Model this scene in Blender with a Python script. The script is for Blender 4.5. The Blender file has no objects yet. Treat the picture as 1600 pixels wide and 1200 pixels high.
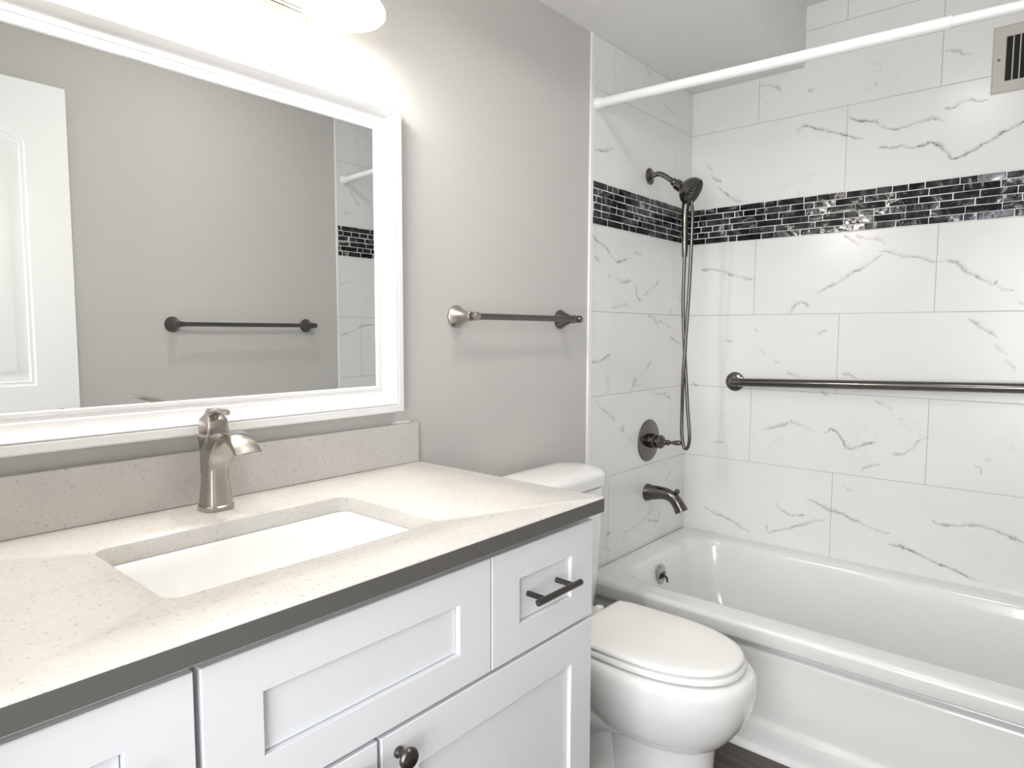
import bpy, bmesh, math, random
from mathutils import Vector, Matrix, noise as mnoise

# ------------------------------------------------------------------ camera, world, lights, exposure
scene = bpy.context.scene
COL = scene.collection
random.seed(7)

cam_d = bpy.data.cameras.new('camera'); cam = bpy.data.objects.new('camera', cam_d); COL.objects.link(cam)
YAW, PITCH, ROLL = 2.27967545, -0.0787687507, 0.00280025507
fw = Vector((math.cos(YAW)*math.cos(PITCH), math.sin(YAW)*math.cos(PITCH), math.sin(PITCH)))
rt = fw.cross(Vector((0, 0, 1))).normalized(); up = rt.cross(fw)
r2 = rt*math.cos(ROLL)+up*math.sin(ROLL); u2 = -rt*math.sin(ROLL)+up*math.cos(ROLL)
m = Matrix((r2, u2, -fw)).transposed().to_4x4(); m.translation = Vector((1.2962, -2.68597, 1.24886))
cam.matrix_world = m
cam_d.sensor_width = 36; cam_d.lens = 36*1026.367/1600; cam_d.clip_start = 0.01
scene.camera = cam

world = bpy.data.worlds.new('world'); scene.world = world; world.use_nodes = True
world.node_tree.nodes['Background'].inputs[0].default_value = (0.9, 0.95, 1, 1)
world.node_tree.nodes['Background'].inputs[1].default_value = 0.3

vs = scene.view_settings
vs.view_transform = 'Standard'; vs.look = 'None'; vs.gamma = 1; vs.use_curve_mapping = False
vs.exposure = 0.62
scene.cycles.max_bounces = 10; scene.cycles.diffuse_bounces = 6; scene.cycles.glossy_bounces = 5
scene.cycles.sample_clamp_indirect = 6.0

VANITY_W = 5.0       # each bulb of the vanity light
SHADE_E = 3.2
HALL_W = 47.0
CEIL_W = 3.2

def light(name, kind, loc, energy, color, size=0.1, size_y=None, rot=None, parent=None):
    d = bpy.data.lights.new(name, kind); d.energy = energy; d.color = color
    if kind == 'AREA':
        d.shape = 'RECTANGLE' if size_y else 'DISK'; d.size = size
        if size_y: d.size_y = size_y
    else: d.shadow_soft_size = size
    o = bpy.data.objects.new(name, d); COL.objects.link(o); o.location = loc
    if rot: o.rotation_euler = rot
    return o

# fill light added in the unseen hall, shining in through the open doorway
light('hall_fill', 'AREA', (1.40, -3.88, 1.35), HALL_W, (0.94, 0.965, 1.0), 1.3, 1.9, (math.radians(90), 0, math.radians(11)))

# unseen fill light added under the high part of the ceiling
light('ceiling_fill_light', 'AREA', (.86, -1.5, 2.445), CEIL_W, (1.0, 0.98, 0.95), 0.26)

# ------------------------------------------------------------------ helpers
def link(name, bm, mat, parent=None, smooth=True, angle=35, recalc=True):
    if recalc: bmesh.ops.recalc_face_normals(bm, faces=bm.faces[:])
    for f in bm.faces: f.smooth = smooth
    if smooth:
        lim = math.radians(angle)
        for e in bm.edges:
            if len(e.link_faces) == 2 and e.calc_face_angle(0) > lim: e.smooth = False
    me = bpy.data.meshes.new(name); bm.to_mesh(me); bm.free()
    mats = mat if isinstance(mat, (list, tuple)) else [mat]
    for q in mats: me.materials.append(q)
    o = bpy.data.objects.new(name, me); COL.objects.link(o)
    if parent is not None:
        o.parent = parent
        if parent.type == 'EMPTY': o.matrix_parent_inverse = Matrix.Translation(-parent.location)
    return o
def tag(o, label=None, cat=None, group=None, kind=None):
    if label: o['label'] = label
    if cat: o['category'] = cat
    if group: o['group'] = group
    if kind: o['kind'] = kind
    return o
def thing(name, label, cat, loc, group=None):
    o = bpy.data.objects.new(name, None); COL.objects.link(o); o.location = loc; o.empty_display_size = 0.05
    return tag(o, label, cat, group)
def box(bm, x0, x1, y0, y1, z0, z1, bev=0.0, seg=2, mi=0):
    b = bmesh.new()
    bmesh.ops.create_cube(b, size=1)
    for v in b.verts:
        v.co = Vector((x0+(v.co.x+.5)*(x1-x0), y0+(v.co.y+.5)*(y1-y0), z0+(v.co.z+.5)*(z1-z0)))
    if bev: bmesh.ops.bevel(b, geom=b.edges[:], offset=bev, segments=seg, affect='EDGES', profile=0.6)
    merge(bm, b, mi)
def merge(bm, b, mi=0):
    bmesh.ops.recalc_face_normals(b, faces=b.faces[:])
    vm = {v: bm.verts.new(v.co) for v in b.verts}
    for f in b.faces:
        try:
            g = bm.faces.new([vm[v] for v in f.verts]); g.material_index = mi
        except ValueError: pass
    b.free()
def loft(bm, rings, cap0=True, cap1=True, closed=True, mi=0):
    R = [[bm.verts.new(p) for p in r] for r in rings]; n = len(R[0])
    for a, b in zip(R, R[1:]):
        for i in range(n if closed else n-1):
            j = (i+1) % n
            f = bm.faces.new((a[i], a[j], b[j], b[i])); f.material_index = mi
    if cap0: bm.faces.new(R[0][::-1]).material_index = mi
    if cap1: bm.faces.new(R[-1]).material_index = mi
    return R
def frame_of(d):
    d = Vector(d).normalized(); a = Vector((0, 0, 1)) if abs(d.z) < .9 else Vector((1, 0, 0))
    u = d.cross(a).normalized(); return d, u, u.cross(d)
def lathe(bm, o, d, prof, n=32, cap0=True, cap1=True, mi=0):
    o = Vector(o); d, u, v = frame_of(d)
    rings = [[o+d*h+(u*math.cos(t)+v*math.sin(t))*max(r, 1e-4) for t in [2*math.pi*i/n for i in range(n)]] for r, h in prof]
    loft(bm, rings, cap0, cap1, mi=mi)
def catmull(pts, k=8):
    P = [Vector(p) for p in pts]; P = [P[0]*2-P[1]]+P+[P[-1]*2-P[-2]]; out = []
    for i in range(1, len(P)-2):
        a, b, c, d = P[i-1:i+3]
        for s in range(k):
            t = s/k
            out.append(.5*((2*b)+(c-a)*t+(2*a-5*b+4*c-d)*t*t+(3*b-a-3*c+d)*t**3))
    out.append(P[-2]); return out
def tube(bm, pts, r, n=12, smooth=0, mi=0, caps=True):
    P = catmull(pts, smooth) if smooth else [Vector(p) for p in pts]
    rs = r if isinstance(r, (list, tuple)) else [r]*len(P)
    if len(rs) != len(P):
        q = []
        for i in range(len(P)):
            t = i/(len(P)-1)*(len(rs)-1); a = min(int(t), len(rs)-2); q.append(rs[a]+(rs[a+1]-rs[a])*(t-a))
        rs = q
    T = [(P[min(i+1, len(P)-1)]-P[max(i-1, 0)]).normalized() for i in range(len(P))]
    _, u, v = frame_of(T[0]); rings = []
    for i, p in enumerate(P):
        u = (u-T[i]*u.dot(T[i])).normalized(); v = T[i].cross(u)
        rings.append([p+(u*math.cos(t)+v*math.sin(t))*rs[i] for t in [2*math.pi*k/n for k in range(n)]])
    loft(bm, rings, caps, caps, mi=mi)
def rrect(x0, x1, y0, y1, r, n=6):
    """rounded rectangle in 2D, 4*(n+1) points, counter-clockwise from the +x/-y corner"""
    pts = []
    for cx, cy, a0 in ((x1-r, y0+r, -90), (x1-r, y1-r, 0), (x0+r, y1-r, 90), (x0+r, y0+r, 180)):
        for i in range(n+1):
            a = math.radians(a0+90*i/n); pts.append((cx+r*math.cos(a), cy+r*math.sin(a)))
    return pts
def plate_with_holes(bm, outer, holes):
    """planar face between an outer loop and hole loops of existing verts"""
    es = []
    for lp in [outer]+holes:
        for i in range(len(lp)):
            a, b = lp[i], lp[(i+1) % len(lp)]
            e = bm.edges.get((a, b)) or bm.edges.new((a, b)); es.append(e)
    bmesh.ops.triangle_fill(bm, use_beauty=True, use_dissolve=False, edges=es)

# ------------------------------------------------------------------ materials
def mat(name, base, rough=.5, metal=0., spec=.5, coat=0., bump=None, emis=None, estr=0.):
    m = bpy.data.materials.new(name); m.use_nodes = True; nt = m.node_tree; b = nt.nodes['Principled BSDF']
    b.inputs['Base Color'].default_value = (*base, 1); b.inputs['Roughness'].default_value = rough
    b.inputs['Metallic'].default_value = metal; b.inputs['Specular IOR Level'].default_value = spec
    b.inputs['Coat Weight'].default_value = coat; b.inputs['Coat Roughness'].default_value = .05
    if emis: b.inputs['Emission Color'].default_value = (*emis, 1); b.inputs['Emission Strength'].default_value = estr
    if bump:
        sc, st, dist = bump
        n = nt.nodes.new('ShaderNodeTexNoise'); n.inputs['Scale'].default_value = sc; n.inputs['Detail'].default_value = 4
        g = nt.nodes.new('ShaderNodeNewGeometry'); nt.links.new(g.outputs['Position'], n.inputs['Vector'])
        bp = nt.nodes.new('ShaderNodeBump'); bp.inputs['Strength'].default_value = st; bp.inputs['Distance'].default_value = dist
        nt.links.new(n.outputs[0], bp.inputs['Height']); nt.links.new(bp.outputs[0], b.inputs['Normal'])
    return m
def node(nt, kind, **kw):
    n = nt.nodes.new(kind)
    for k, v in kw.items():
        if k in n.inputs: n.inputs[k].default_value = v
        else: setattr(n, k, v)
    return n
def ramp(nt, src, stops):
    r = nt.nodes.new('ShaderNodeValToRGB'); el = r.color_ramp.elements
    while len(el) < len(stops): el.new(.5)
    for e, (p, c) in zip(el, stops): e.position = p; e.color = (*c, 1) if len(c) == 3 else c
    nt.links.new(src, r.inputs[0]); return r.outputs[0]
def objco(nt, scale=(1, 1, 1)):
    t = nt.nodes.new('ShaderNodeTexCoord'); mp = nt.nodes.new('ShaderNodeMapping'); mp.inputs['Scale'].default_value = scale
    nt.links.new(t.outputs['Object'], mp.inputs[0]); return mp.outputs[0]

M = {}
M['wall'] = mat('wall_paint', (.56, .55, .531), .55, spec=.3, bump=(45, .12, .004))
M['ceiling'] = mat('ceiling_paint', (.78, .775, .76), .7, spec=.2, bump=(120, .15, .002))
M['trim'] = mat('white_trim', (.86, .86, .85), .35)
M['frame'] = mat('white_lacquer', (.78, .78, .79), .25)
M['door'] = mat('door_paint', (.84, .845, .85), .35)
M['cabinet'] = mat('cabinet_paint', (.715, .725, .745), .32)
M['porcelain'] = mat('porcelain', (.84, .84, .83), .12, coat=.6)
M['tub'] = mat('tub_enamel', (.80, .80, .79), .16, coat=.5)
M['seat'] = mat('seat_plastic', (.85, .85, .83), .22)
M['mirror'] = mat('mirror_silver', (.86, .88, .87), 0.0, metal=1)
M['nickel'] = mat('brushed_nickel', (.44, .41, .38), .26, metal=1, bump=(300, .05, .001))
M['pewter'] = mat('dark_nickel', (.155, .145, .135), .2, metal=1)
M['bronze'] = mat('dark_pewter_pull', (.12, .11, .10), .33, metal=1)
M['chrome'] = mat('chrome', (.5, .5, .5), .08, metal=1)
M['plastic'] = mat('white_plastic', (.86, .86, .86), .3)
M['black'] = mat('dark_cavity', (.012, .012, .012), .8)
M['rubber'] = mat('nozzle_rubber', (.03, .03, .03), .5)
M['vent'] = mat('vent_enamel', (.56, .53, .49), .45)
M['grout'] = mat('grey_grout', (.50, .50, .48), .85)
M['grout_light'] = mat('pale_grout', (.9, .9, .89), .8)
M['caulk'] = mat('caulk', (.8, .79, .76), .5)
M['glow'] = mat('lit_opal_glass', (.9, .88, .84), .3, emis=(1, .93, .82), estr=SHADE_E)
M['fill_diffuser'] = mat('ceiling_fill_glass', (.9, .9, .9), .3, emis=(1, .97, .93), estr=2.0)  # glowing cover of the added ceiling fill
M['hallwall'] = mat('hall_paint', (.7, .69, .67), .7)

def marble():
    m = mat('marble_tile', (.8, .8, .79), .22, spec=.45); nt = m.node_tree; b = nt.nodes['Principled BSDF']
    g = node(nt, 'ShaderNodeNewGeometry')
    n = node(nt, 'ShaderNodeTexNoise', Scale=2.3, Detail=5.0, Roughness=.6); nt.links.new(g.outputs['Position'], n.inputs['Vector'])
    c = ramp(nt, n.outputs[0], [(.3, (.77, .77, .76)), (.55, (.80, .80, .79)), (.8, (.815, .815, .805))])
    w = node(nt, 'ShaderNodeTexNoise', Scale=5.0, Detail=8.0, Roughness=.62, Distortion=1.4); nt.links.new(g.outputs['Position'], w.inputs['Vector'])
    v = ramp(nt, w.outputs[0], [(.488, (0, 0, 0)), (.5, (1, 1, 1)), (.512, (0, 0, 0))])
    k = node(nt, 'ShaderNodeTexNoise', Scale=3.1, Detail=2.0); nt.links.new(g.outputs['Position'], k.inputs['Vector'])
    kk = ramp(nt, k.outputs[0], [(.56, (0, 0, 0)), (.72, (.35, .35, .35))])
    mu = node(nt, 'ShaderNodeMath', operation='MULTIPLY'); nt.links.new(v, mu.inputs[0]); nt.links.new(kk, mu.inputs[1])
    mx = node(nt, 'ShaderNodeMixRGB'); nt.links.new(mu.outputs[0], mx.inputs[0]); nt.links.new(c, mx.inputs[1]); mx.inputs[2].default_value = (.45, .44, .43, 1)
    nt.links.new(mx.outputs[0], b.inputs['Base Color']); return m
M['marble'] = marble()

def vein_mat():
    m = mat('grey_marble_vein', (.27, .265, .26), .25); nt = m.node_tree; b = nt.nodes['Principled BSDF']
    a = node(nt, 'ShaderNodeAttribute', attribute_name='fade')
    g = node(nt, 'ShaderNodeNewGeometry')
    n = node(nt, 'ShaderNodeTexNoise', Scale=95.0, Detail=5.0, Roughness=.7); nt.links.new(g.outputs['Position'], n.inputs['Vector'])
    r = ramp(nt, n.outputs[0], [(.33, (.12, .12, .12)), (.62, (1, 1, 1))])
    mu = node(nt, 'ShaderNodeMath', operation='MULTIPLY'); nt.links.new(a.outputs['Fac'], mu.inputs[0]); nt.links.new(r, mu.inputs[1])
    nt.links.new(mu.outputs[0], b.inputs['Alpha']); return m
M['vein'] = vein_mat()

def mosaic_mat():
    m = mat('swirled_glass_mosaic', (.1, .1, .1), .16, metal=.75, spec=.6, coat=.15); nt = m.node_tree; b = nt.nodes['Principled BSDF']
    g = node(nt, 'ShaderNodeNewGeometry'); a = node(nt, 'ShaderNodeAttribute', attribute_name='tone')
    ad = node(nt, 'ShaderNodeVectorMath', operation='ADD'); sc = node(nt, 'ShaderNodeVectorMath', operation='SCALE')
    nt.links.new(a.outputs['Color'], sc.inputs[0]); sc.inputs['Scale'].default_value = 9
    nt.links.new(g.outputs['Position'], ad.inputs[0]); nt.links.new(sc.outputs[0], ad.inputs[1])
    n = node(nt, 'ShaderNodeTexNoise', Scale=11.0, Detail=2.5, Roughness=.55, Distortion=2.4); nt.links.new(ad.outputs[0], n.inputs['Vector'])
    c = ramp(nt, n.outputs[0], [(.40, (.012, .012, .014)), (.54, (.032, .032, .035)), (.62, (.09, .09, .095)), (.68, (.38, .37, .36)), (.73, (.14, .14, .14)), (.82, (.03, .03, .03))])
    nt.links.new(c, b.inputs['Base Color'])
    w = node(nt, 'ShaderNodeTexNoise', Scale=26.0, Detail=2.0, Distortion=1.0); nt.links.new(ad.outputs[0], w.inputs['Vector'])
    bp = node(nt, 'ShaderNodeBump', Strength=.3, Distance=.004); nt.links.new(w.outputs[0], bp.inputs['Height']); nt.links.new(bp.outputs[0], b.inputs['Normal'])
    nt.links.new(bp.outputs[0], b.inputs['Coat Normal'])
    return m
M['mosaic'] = mosaic_mat()

def quartz():
    m = mat('grey_quartz', (.22, .21, .2), .2, spec=.5); nt = m.node_tree; b = nt.nodes['Principled BSDF']; b.inputs['Roughness'].default_value = .27
    g = node(nt, 'ShaderNodeNewGeometry')
    n1 = node(nt, 'ShaderNodeTexNoise', Scale=9.0, Detail=8.0, Roughness=.7); n2 = node(nt, 'ShaderNodeTexNoise', Scale=160.0, Detail=3.0)
    for q in (n1, n2): nt.links.new(g.outputs['Position'], q.inputs['Vector'])
    c1 = ramp(nt, n1.outputs[0], [(.3, (.53, .512, .487)), (.5, (.56, .542, .517)), (.7, (.59, .572, .547))])
    c2 = ramp(nt, n2.outputs[0], [(.28, (.7, .69, .68)), (.40, (1, 1, 1)), (.62, (1, 1, 1)), (.75, (1.12, 1.1, 1.08))])
    mx = node(nt, 'ShaderNodeMixRGB', blend_type='MULTIPLY'); mx.inputs[0].default_value = .8
    nt.links.new(c1, mx.inputs[1]); nt.links.new(c2, mx.inputs[2]); nt.links.new(mx.outputs[0], b.inputs['Base Color']); return m
M['quartz'] = quartz()
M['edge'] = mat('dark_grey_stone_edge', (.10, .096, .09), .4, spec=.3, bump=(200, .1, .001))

def wood():
    m = mat('grey_brown_plank', (.12, .1, .09), .4); nt = m.node_tree; b = nt.nodes['Principled BSDF']
    t = objco(nt)
    br = node(nt, 'ShaderNodeTexBrick', Scale=1.0, offset=.37); br.inputs['Brick Width'].default_value = 1.2; br.inputs['Row Height'].default_value = .18
    br.inputs['Mortar Size'].default_value = .0015; br.inputs['Color1'].default_value = (.15, .125, .105, 1); br.inputs['Color2'].default_value = (.085, .07, .06, 1); br.inputs['Mortar'].default_value = (.03, .025, .02, 1)
    nt.links.new(t, br.inputs['Vector'])
    n = node(nt, 'ShaderNodeTexNoise', Scale=4.0, Detail=8.0, Roughness=.65, Distortion=.4); nt.links.new(objco(nt, (1.2, 14, 1)), n.inputs['Vector'])
    c = ramp(nt, n.outputs[0], [(.3, (.55, .55, .55)), (.7, (1.35, 1.3, 1.25))])
    mx = node(nt, 'ShaderNodeMixRGB', blend_type='MULTIPLY'); mx.inputs[0].default_value = 1
    nt.links.new(br.outputs[0], mx.inputs[1]); nt.links.new(c, mx.inputs[2]); nt.links.new(mx.outputs[0], b.inputs['Base Color']); return m
M['wood'] = wood()

# ------------------------------------------------------------------ room shell
W = 1.52           # room width, tub length
YN = -2.72         # wall with the doorway
ZC, ZS, SX = 2.48, 2.256, 0.455     # high ceiling, soffit underside, soffit width
def shell(name, boxes, m, parent=None, label=None):
    bm = bmesh.new()
    for b in boxes: box(bm, *b)
    o = link(name, bm, m, parent, smooth=False)
    if parent is None: o['kind'] = 'structure'
    if label: o['label'] = label
    return o
shell('floor', [(-.12, W+.12, YN-.12, .12, -.1, 0), (-.6, 2.7, -4.12, YN-.12, -.1, 0)], M['wood'])
ceil = shell('ceiling', [(-.12, W+.12, YN-.12, .12, ZC, ZC+.1), (-.6, 2.7, -4.12, YN-.12, ZC, ZC+.1)], M['ceiling'])
shell('soffit', [(-.0, SX, YN, -.0005, ZS, ZC)], M['ceiling'], ceil, 'lowered boxed ceiling along the mirror wall')
wl = shell('wall_left', [(-.12, 0, YN-.12, .12, 0, ZC)], M['wall'])
wb = shell('wall_back', [(0, W, .012, .12, 0, ZC)], M['grout'])
wr = shell('wall_right', [(W, W+.12, YN-.12, .12, 0, ZC)], M['wall'])
DX0, DX1, DZ = .66, 1.475, 2.095
wf = shell('wall_front', [(0, DX0, YN-.12, YN, 0, ZC), (DX1, W, YN-.12, YN, 0, ZC), (DX0, DX1, YN-.12, YN, DZ, ZC)], M['wall'])
shell('wall_hall', [(-.6, 2.7, -4.12, -4.0, 0, ZC), (-.72, -.6, -4.12, YN-.12, 0, ZC), (2.7, 2.82, -4.12, YN-.12, 0, ZC), (-.6, -.12, YN-.12, YN-.06, 0, ZC), (W+.12, 2.7, YN-.12, YN-.06, 0, ZC)], M['hallwall'])

# tile cladding: marble look tiles laid in running bond, over grout
ROWS = [(2.387, 2.48), (2.082, 2.387), (1.772, 2.082), (1.322, 1.623), (1.020, 1.322), (.715, 1.020), (.36, .715)]
GAP = .0022
def cladding(wall, place, length, joints, veins, zmax, flip=False):
    """place(s, z, h): s along the wall, h out of the wall"""
    bm = bmesh.new()
    def tile(s0, s1, z0, z1, mi=0):
        g = GAP/2; b = bmesh.new()
        lo = [(s0+g, z0+g), (s1-g, z0+g), (s1-g, z1-g), (s0+g, z1-g)]
        e = .0007; hi = [(s0+g+e, z0+g+e), (s1-g-e, z0+g+e), (s1-g-e, z1-g-e), (s0+g+e, z1-g-e)]
        loft(b, [[place(s, z, -.010) for s, z in lo], [place(s, z, -e) for s, z in lo], [place(s, z, 0) for s, z in hi]], cap0=False)
        merge(bm, b, mi)
    for k, (z0, z1) in enumerate(ROWS):
        if z0 >= zmax: continue
        z1 = min(z1, zmax)
        js = [0]+[j for j in joints[k] if 0 < j < length]+[length]
        for a, b in zip(js, js[1:]): tile(a, b, z0, z1)
    bk = bmesh.new()   # grout bed
    loft(bk, [[place(s, z, -.0102) for s, z in ((0, .36), (length, .36), (length, zmax), (0, zmax))],
              [place(s, z, -.0008) for s, z in ((0, .36), (length, .36), (length, zmax), (0, zmax))]])
    merge(bm, bk, 1)
    cl = link('tile_cladding', bm, [M['marble'], M['grout']], wall, smooth=False)
    cl['label'] = 'white marble look wall tiles with grey veins'
    # veins lie in the tile face as thin ribbons
    bm = bmesh.new(); lay = bm.loops.layers.float_color.new('fade')
    for vi, pl in enumerate(veins):
        P = [Vector((a/1000, b/1000, 0)) for a, b in pl]
        L = sum((b-a).length for a, b in zip(P, P[1:]))
        fine = []
        for a, b in zip(P, P[1:]):
            n = max(2, int((b-a).length/.006))
            for i in range(n): fine.append(a.lerp(b, i/n))
        fine.append(P[-1]); n = len(fine); rows = []
        strong = min(1., .45+L*1.1)
        for i, p in enumerate(fine):
            t = i/(n-1); d = fine[min(i+1, n-1)]-fine[max(i-1, 0)]; nn = Vector((-d.y, d.x, 0)).normalized()
            jit = mnoise.noise(p*60+Vector((0, 0, vi)))*.004+mnoise.noise(p*170)*.002
            w = (.0022+.0028*max(0, mnoise.noise(p*38+Vector((5, vi, 0)))+.35))*min(1, t*8+.35, (1-t)*8+.35)
            f = strong*(.55+.45*max(-.6, min(1, 1.8*mnoise.noise(p*22+Vector((3, 1, vi))))))
            c = p+nn*jit
            rows.append([(c-nn*w*2.1, 0.), (c-nn*w*.6, f*.9), (c+nn*w*.3, f), (c+nn*w*1.2, f*.35), (c+nn*w*3.4, 0.)])
        V = [[(bm.verts.new(place(q.x if not flip else -q.x, q.y, .0005)), f) for q, f in r] for r in rows]
        for A, B in zip(V, V[1:]):
            for i in range(4):
                quad = (A[i], A[i+1], B[i+1], B[i])
                face = bm.faces.new([v for v, _ in quad])
                for lp, (_, f) in zip(face.loops, quad): lp[lay] = (f, f, f, 1)
    ve = link('marble_vein', bm, M['vein'], cl, smooth=False, recalc=False)
    ve['kind'] = 'stuff'; ve['label'] = 'grey veins running through the marble tiles'
    # mosaic band of six rows of random-length glass bricks
    rnd = random.Random(int(length*1000)+len(veins)); bm = bmesh.new(); lay = bm.loops.layers.float_color.new('tone')
    z0, z1 = 1.624, 1.771; h = (z1-z0)/6
    for r in range(6):
        s = -rnd.uniform(0, .04)
        while s < length:
            w = rnd.choice([.036, .05, .05, .075, .10, .10, .10]); a, b = max(s, 0), min(s+w, length); s += w
            if b-a < .004: continue
            g = .0012; za, zb = z0+r*h+g, z0+(r+1)*h-g; a += g; b -= g; e = .0014
            tx, tz = max(-.05, min(.05, rnd.gauss(0, .032))), rnd.gauss(0, .04); cm, zm = (a+b)/2, (za+zb)/2
            hh = lambda q, z: .0016+abs(tx)*(b-a)/2+abs(tz)*(zb-za)/2+(q-cm)*tx+(z-zm)*tz
            lo = [(a, za), (b, za), (b, zb), (a, zb)]; hi = [(a+e, za+e), (b-e, za+e), (b-e, zb-e), (a+e, zb-e)]
            n0 = len(bm.faces)
            loft(bm, [[place(q, z, -.008) for q, z in lo], [place(q, z, hh(q, z)-.0012) for q, z in lo], [place(q, z, hh(q, z)) for q, z in hi]], cap0=False)
            bm.faces.ensure_lookup_table(); t = (rnd.random(), rnd.random(), rnd.random(), 1)
            for f in bm.faces[n0:]:
                for lp in f.loops: lp[lay] = t
    n0 = len(bm.faces)
    loft(bm, [[place(s, z, -.009) for s, z in ((0, z0-.001), (length, z0-.001), (length, z1+.001), (0, z1+.001))],
              [place(s, z, .0010) for s, z in ((0, z0-.001), (length, z0-.001), (length, z1+.001), (0, z1+.001))]], mi=1)
    mo = link('mosaic_band', bm, [M['mosaic'], M['grout_light']], cl, smooth=False)
    mo['label'] = 'dark glossy glass mosaic band in thin bricks'
    return cl

VEINS_BACK = [[(619,2037),(641,2022),(682,2011),(709,2007),(720,1991),(744,1974),(773,1965),(789,1967),(821,1972),(851,1979),(882,1982),(900,1975),(916,1960)],
  [(439,2004),(440,2027),(463,2040),(505,2020),(549,2002),(593,1983),(615,1975),(643,1959),(671,1953)],
  [(716,1912),(760,1903),(792,1906),(824,1890),(849,1893),(885,1901),(910,1885),(920,1870),(935,1853),(942,1835),(965,1838),(1005,1855),(1037,1872),(1064,1887),(1091,1902),(1117,1913),(1132,1923)],
  [(286,2228),(327,2220),(356,2206),(372,2188)],
  [(913,2008),(946,2004),(963,2018),(980,2021),(1008,2010),(1036,2008)],
  [(908,2196),(949,2186),(961,2171),(990,2166)],
  [(765,2003),(769,2010)],
  [(73,1954),(105,1920)],
  [(97,1897),(141,1874)],
  [(128,1851),(168,1817),(194,1794),(228,1782)],
  [(470,2173),(489,2158)],
  [(317,2159),(319,2147)],
  [(697,2131),(709,2139)],
  [(618,1614),(644,1593),(673,1568)],
  [(657,1607),(699,1592),(726,1593),(747,1580),(754,1565)],
  [(738,1545),(768,1542),(815,1520),(840,1518),(872,1510),(916,1491)],
  [(922,1493),(952,1494),(973,1491),(989,1466),(1013,1451),(1048,1428),(1082,1409),(1105,1392),(1132,1387)],
  [(1082,1409),(1087,1426)],
  [(426,1315),(445,1349),(475,1372),(507,1348)],
  [(528,1399),(564,1421),(593,1431),(618,1449),(656,1474),(703,1498),(749,1532)],
  [(61,1517),(116,1515),(153,1507),(198,1487),(242,1477),(286,1462)],
  [(1014,1298),(1038,1284),(1062,1260),(1079,1253),(1096,1236)],
  [(1086,1212),(1104,1198),(1129,1180)],
  [(1116,1164),(1133,1151),(1151,1128)],
  [(324,1184),(346,1159)],
  [(376,1126),(404,1135)],
  [(430,1091),(462,1084),(482,1073)],
  [(628,1099),(657,1095),(685,1078)],
  [(556,1028),(587,1007)],
  [(31,1033),(55,1016)],
  [(171,1216),(211,1212)],
  [(533,1243),(570,1259)],
  [(292,1268),(313,1255)],
  [(1145,1353),(1183,1326)],
  [(339,856),(387,868),(426,884),(449,894),(456,911)],
  [(449,894),(495,887),(540,864)],
  [(577,860),(604,886),(633,862),(648,837),(656,814),(684,818),(717,837),(756,850)],
  [(810,811),(847,815),(871,840),(888,867),(906,880),(924,887)],
  [(707,734),(733,756),(773,770)],
  [(743,999),(776,991),(803,974)],
  [(823,940),(842,944)],
  [(1055,800),(1072,799),(1075,776)],
  [(1081,827),(1103,827)],
  [(99,493),(146,470),(190,465),(235,448),(270,433),(304,418)],
  [(405,567),(410,548),(462,520),(515,530)],
  [(368,465),(378,433),(441,459),(516,494),(560,519),(593,525)],
  [(520,599),(558,590),(609,567),(645,566),(688,547),(722,538),(749,528),(796,519),(816,519)],
  [(648,671),(683,654)],
  [(137,783),(181,784)],
  [(809,478),(850,479),(891,468),(931,454),(970,440),(1008,434),(1039,423),(1070,411),(1088,405)],
  [(944,596),(964,580),(995,586),(1025,589),(1061,598),(1103,597),(1132,592),(1172,575),(1201,566)],
  [(467,522),(516,531)]]
VEINS_LEFT = [[(-753,1585),(-729,1568),(-691,1559),(-656,1546),(-641,1527),(-605,1511),(-590,1507),(-538,1517),(-484,1529)],
  [(-747,1517),(-704,1497)],
  [(-654,1456),(-624,1445)],
  [(-588,1447),(-556,1433),(-487,1445)],
  [(-464,1427),(-446,1411),(-446,1388),(-422,1375),(-411,1381)],
  [(-394,1390),(-354,1413),(-318,1429),(-276,1452)],
  [(-626,1337),(-575,1344),(-511,1355)],
  [(-473,1550),(-451,1549),(-417,1552)],
  [(-356,1313),(-313,1311),(-288,1293),(-255,1260)],
  [(-276,1297),(-224,1282),(-199,1288),(-171,1270),(-171,1252)],
  [(-177,1236),(-129,1217),(-87,1207),(-37,1194)],
  [(-118,1409),(-68,1382)],
  [(-169,1363),(-167,1326)],
  [(-489,1011),(-467,1033),(-457,1061),(-429,1068)],
  [(-468,1050),(-410,1041)],
  [(-377,1092),(-354,1112),(-307,1143)],
  [(-288,1000),(-225,996),(-199,1000),(-185,983),(-151,971)],
  [(-748,1146),(-700,1144),(-631,1169)],
  [(-660,1105),(-639,1071),(-643,1027)],
  [(-220,706),(-196,697),(-161,697)],
  [(-193,622),(-134,656)],
  [(-282,551),(-303,519),(-336,498),(-431,481),(-507,472),(-516,448)],
  [(-218,513),(-233,459),(-324,485)],
  [(-549,894),(-524,886),(-543,868)],
  [(-489,856),(-473,833),(-443,822)],
  [(-668,453),(-631,444),(-605,423)],
  [(-651,508),(-610,496)],
  [(-751,1874),(-687,1882),(-628,1903)],
  [(-266,2157),(-212,2141),(-155,2129)],
  [(-160,2001),(-148,1973)],
  [(-412,2255),(-362,2227)],
  [(-636,2162),(-618,2154)],
  [(-723,1006),(-681,975),(-619,941),(-583,918)],
  [(-555,891),(-517,867)]]
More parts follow.
